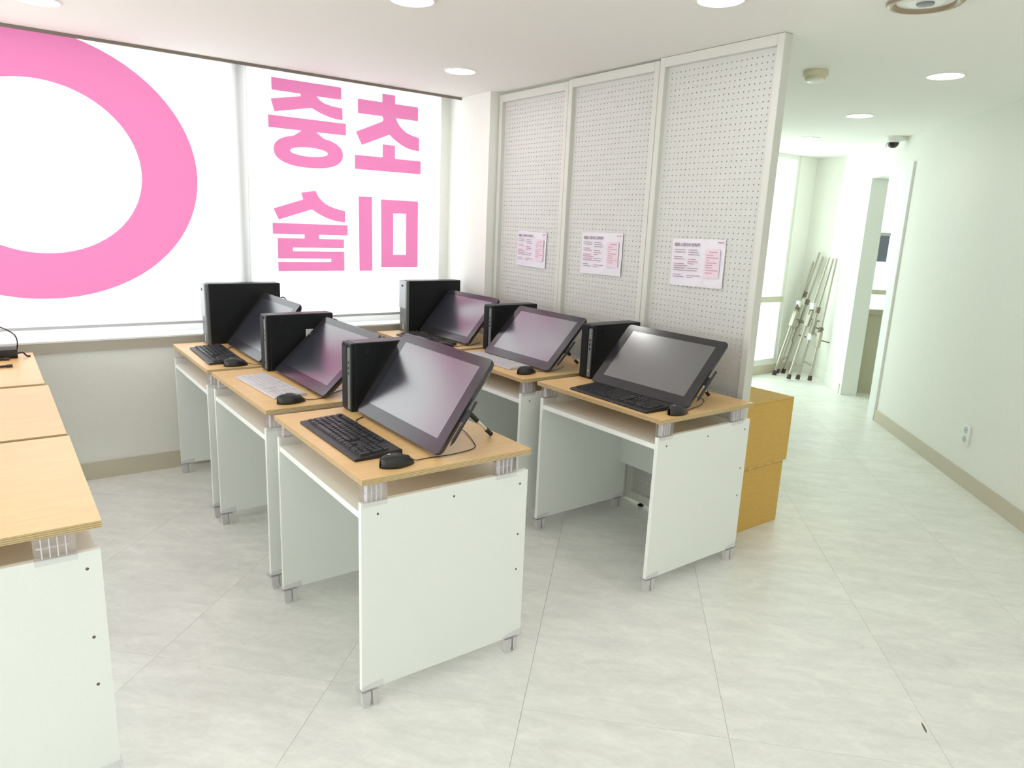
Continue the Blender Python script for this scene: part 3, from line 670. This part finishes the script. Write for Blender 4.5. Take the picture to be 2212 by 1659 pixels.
# ---------------------------------------------------------------- keyboards
def key_mesh(w, d, h, m, top=0.8):
    mb = MB(); a, b = w/2, d/2; c, e = a-0.0022, b-0.0024
    if top > .9: c, e = a-0.0006, b-0.0006
    vs = [(-b, -a, 0), (b, -a, 0), (b, a, 0), (-b, a, 0), (-e, -c, h), (e, -c, h), (e, c, h), (-e, c, h)]
    mb.add(vs, [(0,3,2,1),(4,5,6,7),(0,1,5,4),(1,2,6,5),(2,3,7,6),(3,0,4,7)]); return mb.mesh('key', m)
_keys = {}
def keyboard(k, v, s, rz, lab, white=False, group=None):
    W_, D_ = (0.468, 0.142) if white else (0.492, 0.166)
    p = 0.0199 if white else 0.0206; h = 0.0035 if white else 0.008
    t = thing('keyboard', lab, 'keyboard', on(k, v, s), drz(k)+rz, 'full size keyboards')
    # local: +x away from the user, y to the left; origin at the front-left corner
    zf, zb = (0.008, 0.013) if white else (0.009, 0.019)
    m = MB(); e = 0.004
    pr = [(0, 0.002), (0.0, zf-0.003), (e, zf), (D_-e, zb), (D_, zb-0.003), (D_, 0.002), (D_-e, 0), (e, 0)]
    for ya, yb in ((0, -W_),):
        f = lambda yy: (lambda a, b: (a, yy, b))
        m.prism(pr, f(ya), f(yb))
    m.build('base', M['white_body'] if white else M['black'], t)
    x0 = 0.012 if white else 0.024; y0 = -(W_-22.5*p)/2
    sl = (zb-zf)/D_
    rows = [
        (0, [1.25, 1.25, 1.25, 6.25, 1.25, 1.25, 1.25, 1.25]), (1, [2.25]+[1]*10+[2.75]), (2, [1.75]+[1]*11+[2.25]),
        (3, [1.5]+[1]*12+[1.5]), (4, [1]*13+[2]), (5.25 if not white else 5, [1, -1, 1, 1, 1, 1, -.5, 1, 1, 1, 1, -.5, 1, 1, 1, 1])]
    lay = []
    for r, ks in rows:
        u = 0
        for q in ks:
            if q > 0: lay.append((r, u+q/2, q))
            u += abs(q)
    for r, us in ((0, (15.25, 16.25, 17.25)), (1, (16.25,)), (3, (15.25, 16.25, 17.25)), (4, (15.25, 16.25, 17.25)), (rows[5][0], (15.25, 16.25, 17.25))):
        lay += [(r, u+.5, 1) for u in us]
    for r in (1, 2, 3, 4): lay += [(r, 18.5+i+.5, 1) for i in range(3)]
    lay += [(0, 19.5, 2), (0, 21.0, 1), (4, 22.0, 1), (2.5, 22.0, -2), (0.5, 22.0, -2)]
    for r, u, q in lay:
        if q < 0 : w_, d_ = 1*p-0.0016, 2*p-0.0016
        else: w_, d_ = q*p-0.0016, p-0.0016
        kk = (white, round(w_, 4), round(d_, 4))
        if kk not in _keys: _keys[kk] = key_mesh(w_, d_, h, M['white_key'] if white else M['key'], 0.95 if white else 0.8)
        x = x0+(r+.5)*p
        link('key', _keys[kk], t, (x, y0-u*p, zf+sl*x-0.0008), (0, -math.atan(sl), 0))
    if not white:
        MB().tube([(D_-0.003, -W_*0.22, 0.010), (D_+0.012, -W_*0.22, 0.006), (D_+0.03, -W_*0.12, 0.003), (D_+0.07, -W_*0.06, 0.003)], 0.0019, n=6).build('cable', M['black'], t)
    return t
keyboard('A', 0.050, 0.195, -0.03, 'black keyboard on the far left desk by the window')
keyboard('B', 0.060, 0.180, 0.05, 'white keyboard on the second desk of the middle row', True)
keyboard('C', 0.046, 0.151, 0.0, 'nearest black keyboard, on the front middle desk')
keyboard('D', 0.050, 0.190, 0.0, 'black keyboard mostly hidden behind the nearest pen display')
keyboard('E', 0.055, 0.120, 0.03, 'white keyboard on the desk before the pegboard', True)
keyboard('F', 0.032, 0.205, -0.02, 'black keyboard leaning towards the dark grey pen display by the boxes')

# ---------------------------------------------------------------- mice
def mouse_mesh():
    Lm, Wm, Hm = 0.118, 0.064, 0.040; vs = []; nu, nv = 20, 18
    for i in range(nu+1):
        t = i/nu; x = -Lm/2+Lm*(0.5-0.5*math.cos(math.pi*t))
        e = max(0.0, 1-((2*t_x(x, Lm))**2)) if False else 1-abs(2*x/Lm)**2.6
        wd = Wm/2*max(0.02, e)**0.5*(1.0+0.08*math.cos(2*math.pi*(x/Lm)))*(0.93 if x > 0 else 1.0)
        ht = Hm*max(0.02, 1-abs((x+0.012)/(Lm/2+0.012))**2.4)**0.6*(1-0.30*max(0, x/(Lm/2)))
        for j in range(nv+1):
            a = math.pi*j/nv; c, s_ = math.cos(a), math.sin(a)
            vs.append((x, wd*math.copysign(abs(c)**0.8, c), ht*abs(s_)**0.75))
    fs = [(i*(nv+1)+j, (i+1)*(nv+1)+j, (i+1)*(nv+1)+j+1, i*(nv+1)+j+1) for i in range(nu) for j in range(nv)]
    fs.append(tuple(i*(nv+1) for i in range(nu+1))[::-1]+tuple(i*(nv+1)+nv for i in range(nu+1)))
    m = MB(); m.smooth = True; m.add(vs, fs); return m.mesh('mouse_body', M['black_gloss'])
_mm = mouse_mesh()
M['mouse'] = mat('mouse_plastic', (0.016, 0.016, 0.018), 0.33); _mm.materials[0] = M['mouse']
_wheel = MB().cyl((0.034, -0.0035, 0.0185), (0.034, 0.0035, 0.0185), 0.0092, n=18).mesh('scroll_wheel', M['key'])
_seam = MB().tube([(0.056, 0, 0.0098), (0.045, 0, 0.0205), (0.034, 0, 0.0257), (0.02, 0, 0.0318), (0.006, 0, 0.0372)], 0.0007, n=5).mesh('button_seam', M['port'])
_logo = MB().box(-0.034, -0.024, -0.0045, 0.0045, 0.0400, 0.0404).mesh('emblem', M['label'])
def mouse(k, v, s, rz, lab, cable=None):
    t = thing('computer_mouse', lab, 'mouse', on(k, v, s), drz(k)+rz, 'black wired mice')
    link('shell', _mm, t); link('scroll_wheel', _wheel, t); link('button_seam', _seam, t); link('emblem', _logo, t)
    if cable:
        inv = t.matrix_basis.inverted() if False else (Matrix.Translation(t.location) @ Matrix.Rotation(drz(k)+rz, 4, 'Z')).inverted()
        pts = [(0.055, 0, 0.010), (0.07, 0, 0.004)]+[tuple(inv @ on(k, a, b, z)) for a, b, z in cable]
        MB().tube(pts, 0.0016, n=6).build('cable', M['black'], t)
    return t
mouse('A', 0.150, 0.745, 0.06, 'black mouse on the far left desk by the window', [(0.25, 0.778, .002), (0.33, 0.77, .002), (0.42, 0.72, .002)])
mouse('B', 0.128, 0.722, 0.05, 'black mouse beside the white keyboard in the middle row', [(0.25, 0.72, .002), (0.33, 0.66, .002), (0.42, 0.60, .002)])
mouse('C', 0.150, 0.728, 0.03, 'nearest black mouse, on the front middle desk', [(0.26, 0.720, .002), (0.36, 0.725, .002), (0.45, 0.705, .002), (0.486, 0.645, .003), (0.52, 0.53, .006), (0.50, 0.46, .02), (0.40, 0.45, .06)])
mouse('D', 0.105, 0.735, 0.03, 'black mouse on the corner desk by the window', [(0.2, 0.72, .002), (0.3, 0.71, .002), (0.40, 0.66, .002)])
mouse('E', 0.105, 0.690, 0.08, 'black mouse beside the white keyboard before the pegboard', [(0.2, 0.70, .002), (0.3, 0.69, .002), (0.40, 0.64, .002)])
mouse('F', 0.150, 0.757, 0.06, 'black mouse at the desk corner beside the cardboard boxes', [(0.27, 0.735, .002), (0.36, 0.712, .002), (0.45, 0.655, .003), (0.46, 0.60, .004), (0.38, 0.56, .02)])

# ---------------------------------------------------------------- low device and rods on the far left desk
t = thing('black_device', 'low black box with rounded end on the far left desk, cut by the photo edge', 'device', (-0.12, 4.22, DH))
mb = MB(); mb.prism(rrect(-0.03, 0.03, 0.0, 0.062, 0.018, 5), lambda a, b: (-0.16, a, b), lambda a, b: (0.178, a, b)); mb.build('body', M['black'], t)
MB().prism(rrect(-0.0306, 0.0306, 0.040, 0.0626, 0.018, 5), lambda a, b: (-0.15, a, b), lambda a, b: (0.176, a, b)).build('top_cover', M['grey_strip'], t)
MB().tube([(0.176, 0.0, 0.03), (0.182, -0.005, 0.085), (0.165, -0.01, 0.125), (0.10, -0.012, 0.165), (0.02, 0.0, 0.17), (-0.08, 0.01, 0.16)], 0.0028, n=8).build('cable', M['black'], t)
MB().tube([(0.176, 0.0, 0.02), (0.20, 0.004, 0.022), (0.215, 0.0, 0.006), (0.23, -0.002, 0.004)], 0.004, n=8).build('plug', M['black'], t)
for lab, a, b in (('black rod lying on the far left desk, nearer the window', (-0.20, 4.135, DH+0.007), (0.022, 4.155, DH+0.007)), ('black rod lying on the far left desk, farther from the window', (-0.20, 3.945, DH+0.007), (0.030, 3.970, DH+0.007))):
    t = thing('black_rod', lab, 'rod', a); d = Vector(b)-Vector(a)
    MB().cyl((0, 0, 0), d*0.9, 0.0055, n=10).build('shaft', M['black'], t); MB().cyl(d*0.9, d, 0.007, n=10).build('end_cap', M['tip'], t)

# ================================================================ CARDBOARD BOXES
def carton(lab, x0, x1, y0, y1, z0, z1):
    t = thing('cardboard_box', lab, 'box', ((x0+x1)/2, (y0+y1)/2, z0), 0, 'stacked brown cartons'); a, b, h = (x1-x0)/2, (y1-y0)/2, z1-z0
    MB().bev(-a, a, -b, b, 0, h-0.006, 0.003, 1).build('body', M['card'], t)
    for y, yy in ((-b, -0.001), (0.001, b)): MB().bev(-a, a, y, yy, h-0.006, h, 0.002, 1).build('flap', M['card'], t)
    return t, a, b, h
carton('lower brown cardboard box on the floor beside the last desk', 2.885, 3.333, 2.031, 2.47, 0.0, 0.345)
t, a, b, h = carton('upper brown cardboard box stacked at the end of the screen', 2.875, 3.350, 2.024, 2.475, 0.346, 0.692)
for x in (-0.17, -0.085, 0.0, 0.075, 0.15): MB().box(x-0.022, x+0.022, -b-0.0035, -b+0.001, 0.001, 0.010).build('tab', M['card_edge'], t)

# ================================================================ EASELS in the far corner
def easel(lab, legs, braces, clamps):
    t = thing('folding_easel', lab, 'easel', (*legs[0][0][:2], 0), 0, 'folded metal easels leaning in the corner'); o0 = Vector((*legs[0][0][:2], 0))
    for f, tp, sp in legs:
        f = Vector(f)-o0; tp = Vector(tp)-o0; m = f.lerp(tp, sp); d = (tp-f).normalized()
        lo = MB().cyl(f+d*0.03, m, 0.0155, n=10).build('leg', M['alu'], t)
        MB().cyl(m, tp, 0.0115, n=10).build('upper_tube', M['alu'], lo); MB().cyl(m-d*0.03, m+d*0.03, 0.022, n=10).build('clamp', M['alu_dark'], lo)
        MB().cyl(f, f+d*0.05, 0.023, 0.020, n=10).build('rubber_foot', M['rubber'], lo)
    for i, u, j, w in braces:
        a = Vector(legs[i][0]).lerp(Vector(legs[i][1]), u)-o0; b = Vector(legs[j][0]).lerp(Vector(legs[j][1]), w)-o0
        MB().cyl(a, b, 0.009, n=8).build('brace', M['alu'], t)
    for i, u in clamps:
        a = Vector(legs[i][0]).lerp(Vector(legs[i][1]), u)-o0
        MB().bev(a.x-0.022, a.x+0.022, a.y-0.022, a.y+0.022, a.z-0.035, a.z+0.035, 0.004, 1).build('bracket', M['alu_white'], t)
    for i, u in ((0, 0.50), (1, 0.44), (2, 0.34)):       # canvas ledge: flat bar along the leg with a short peg
        f = Vector(legs[i][0]); tp = Vector(legs[i][1]); a = f.lerp(tp, u)-o0; d = (tp-f).normalized()
        q = d.to_track_quat('Z', 'Y').to_matrix().to_4x4()
        p = MB().bev(-0.026, 0.026, -0.020, 0.020, -0.085, 0.085, 0.005, 1, Matrix.Translation(a) @ q).build('canvas_ledge', M['alu'], t)
        MB().cyl(a, a+Vector((0.055, -0.095, -0.02)), 0.0065, n=8).build('peg', M['alu_dark'], p)
    return t
easel('folded metal tripod easel on the left, nearer the far window', [((6.93, 4.47, 0), (7.33, 4.42, 1.25), 0.60), ((7.06, 4.52, 0), (7.345, 4.37, 1.355), 0.66), ((7.13, 4.49, 0), (7.352, 4.33, 1.31), 0.62)],
      [(0, 0.10, 1, 0.14), (1, 0.10, 2, 0.16)], [(0, 0.63), (1, 0.60)])
easel('folded metal tripod easel on the right, nearer the doorway', [((6.80, 4.21, 0.02), (7.19, 4.162, 1.312), 0.55), ((6.90, 4.165, 0.015), (7.12, 4.075, 1.306), 0.58), ((6.95, 4.055, 0.02), (7.08, 4.015, 1.31), 0.42)],
      [(0, 0.14, 1, 0.10), (1, 0.16, 2, 0.12), (1, 0.42, 2, 0.34)], [(0, 0.60), (1, 0.36)])

# ================================================================ CEILING FITTINGS
def downlight(lab, x, y, r=0.082):
    t = thing('downlight', lab, 'lamp', (x, y, CEIL), 0, 'recessed ceiling downlights')
    m = MB(); m.smooth = True; m.lathe([(r+0.012, 0.0), (r+0.011, -0.004), (r+0.002, -0.006), (r, -0.003), (r, 0.001)]); m.build('trim_ring', M['lamp_ring'], t, False)
    MB().lathe([(0.0001, -0.0035), (r*0.5, -0.0035), (r, -0.0025)], n=40).build('lamp_disc', M['lamp'], t, True)
    return t
DL = [('round glowing downlight above the desks near the pegboard', 2.262, 3.68), ('large round downlight at right, nearest along the slanted wall', 4.07, 1.86),
      ('middle round downlight of the row along the slanted wall', 4.99, 2.81), ('farthest round downlight over the corridor', 5.87, 3.735),
      ('downlight cut by the top edge above the window sign', 0.258, 3.83), ('downlight cut by the top edge over the middle desks', 1.425, 2.69), ('downlight cut by the top edge before the pegboard end', 2.262, 1.87)]
for a in DL: downlight(*a)
for lab, x, y in (('added unseen downlight over the left desk row', 0.15, 1.6), ('added unseen downlight over the open floor', 1.2, 0.45), ('added unseen downlight far left', -1.3, 2.2),
                  ('added unseen downlight above the camera', -0.3, -0.4), ('added unseen downlight at the back of the room', -1.3, -1.6), ('added unseen downlight near the slanted wall', 2.6, 0.45)):
    downlight(lab, x, y)  # unseen lamps added to fill the room with light
t = thing('smoke_detector', 'small round smoke detector on the ceiling right of the screen', 'detector', (3.545, 2.265, CEIL))
m = MB(); m.smooth = False; m.lathe([(0.0001, 0), (0.060, 0), (0.062, -0.004), (0.062, -0.026), (0.058, -0.029), (0.050, -0.030)]); m.build('base', M['beige'], t)
MB().lathe([(0.050, -0.026), (0.051, -0.040), (0.046, -0.046)]).build('vent_band', M['beige'], t)
MB().lathe([(0.046, -0.045), (0.040, -0.054), (0.018, -0.058), (0.0001, -0.058)]).build('cap', M['white_plastic'], t)
t = thing('ceiling_fixture', 'round ceiling fixture with brown rim, cut by the top edge', 'fixture', (2.790, 1.385, CEIL))
m = MB(); m.smooth = True; m.lathe([(0.128, 0), (0.127, -0.006), (0.118, -0.014), (0.106, -0.014), (0.096, -0.004), (0.094, 0.0)]); m.build('rim', M['brown_ring'], t)
MB().lathe([(0.0001, -0.009), (0.06, -0.0085), (0.0945, -0.002)]).build('diffuser', M['white_plastic'], t)
MB().lathe([(0.0001, -0.016), (0.028, -0.014), (0.03, -0.008)]).build('centre_knob', M['grey_strip'], t)
cp = RT @ Vector((4.86, 0.095, CEIL))
t = thing('security_camera', 'white dome security camera with dark lens at the ceiling edge', 'camera', cp, RA)
m = MB(); m.lathe([(0.0001, 0), (0.062, 0), (0.062, -0.012), (0.056, -0.040), (0.048, -0.048), (0.0001, -0.048)], n=28); m.build('housing', M['white_plastic'], t)
m = MB(); m.smooth = True; m.lathe([(0.044, -0.046), (0.043, -0.060), (0.036, -0.076), (0.022, -0.088), (0.0001, -0.092)], n=28); m.build('dome', M['dome'], t)
MB().bev(-0.035, 0.035, -0.096, -0.04, -0.034, 0.0, 0.004, 1).build('wall_bracket', M['white_plastic'], t)
MB().tube([(0.03, -0.0, -0.03), (0.05, 0.03, -0.045), (0.03, 0.046, -0.07), (0.0, 0.047, -0.085)], 0.004, n=6).build('dome_collar', M['white_plastic'], t)

# outlet on the slanted wall
op = RT @ Vector((3.03, 0.0, 0.325))
t = thing('wall_outlet', 'white double power outlet low on the slanted right wall', 'outlet', op, RA)
MB().bev(-0.044, 0.044, 0.0, 0.012, -0.064, 0.064, 0.004, 2).build('cover_plate', M['white_plastic'], t)
for z in (0.029, -0.029):
    o = MB().cyl((0, 0.0115, z), (0, 0.0150, z), 0.0215, n=24).build('socket', M['rail'], t)
    for x in (-0.008, 0.008): MB().cyl((x, 0.0145, z), (x, 0.0156, z), 0.0028, n=10).build('pin_hole', M['port'], o)
# grey box fixed by the window behind the doorway
gp = RT @ Vector((PS-0.02, -0.19, 1.31))
t = thing('wall_unit', 'grey box mounted by the window behind the doorway', 'wall unit', gp, RA)
MB().bev(-0.03, 0.022, -0.08, 0.03, 0.0, 0.27, 0.006, 2).build('casing', M['grey_box'], t)
MB().bev(-0.034, 0.022, -0.084, 0.034, 0.245, 0.275, 0.004, 1).build('lid', M['rail'], t)
# scrap on the floor
t = tag(MB().prism([(0, 0), (0.010, 0.003), (0.026, 0.016), (0.041, 0.033), (0.028, 0.026), (0.012, 0.012)], lambda a, b: (2.248+a, 0.757+b, 0.0), lambda a, b: (2.248+a, 0.757+b, 0.0012)).build('floor_scrap', M['hole']), 'tiny dark scrap on the open floor at lower right', 'scrap')
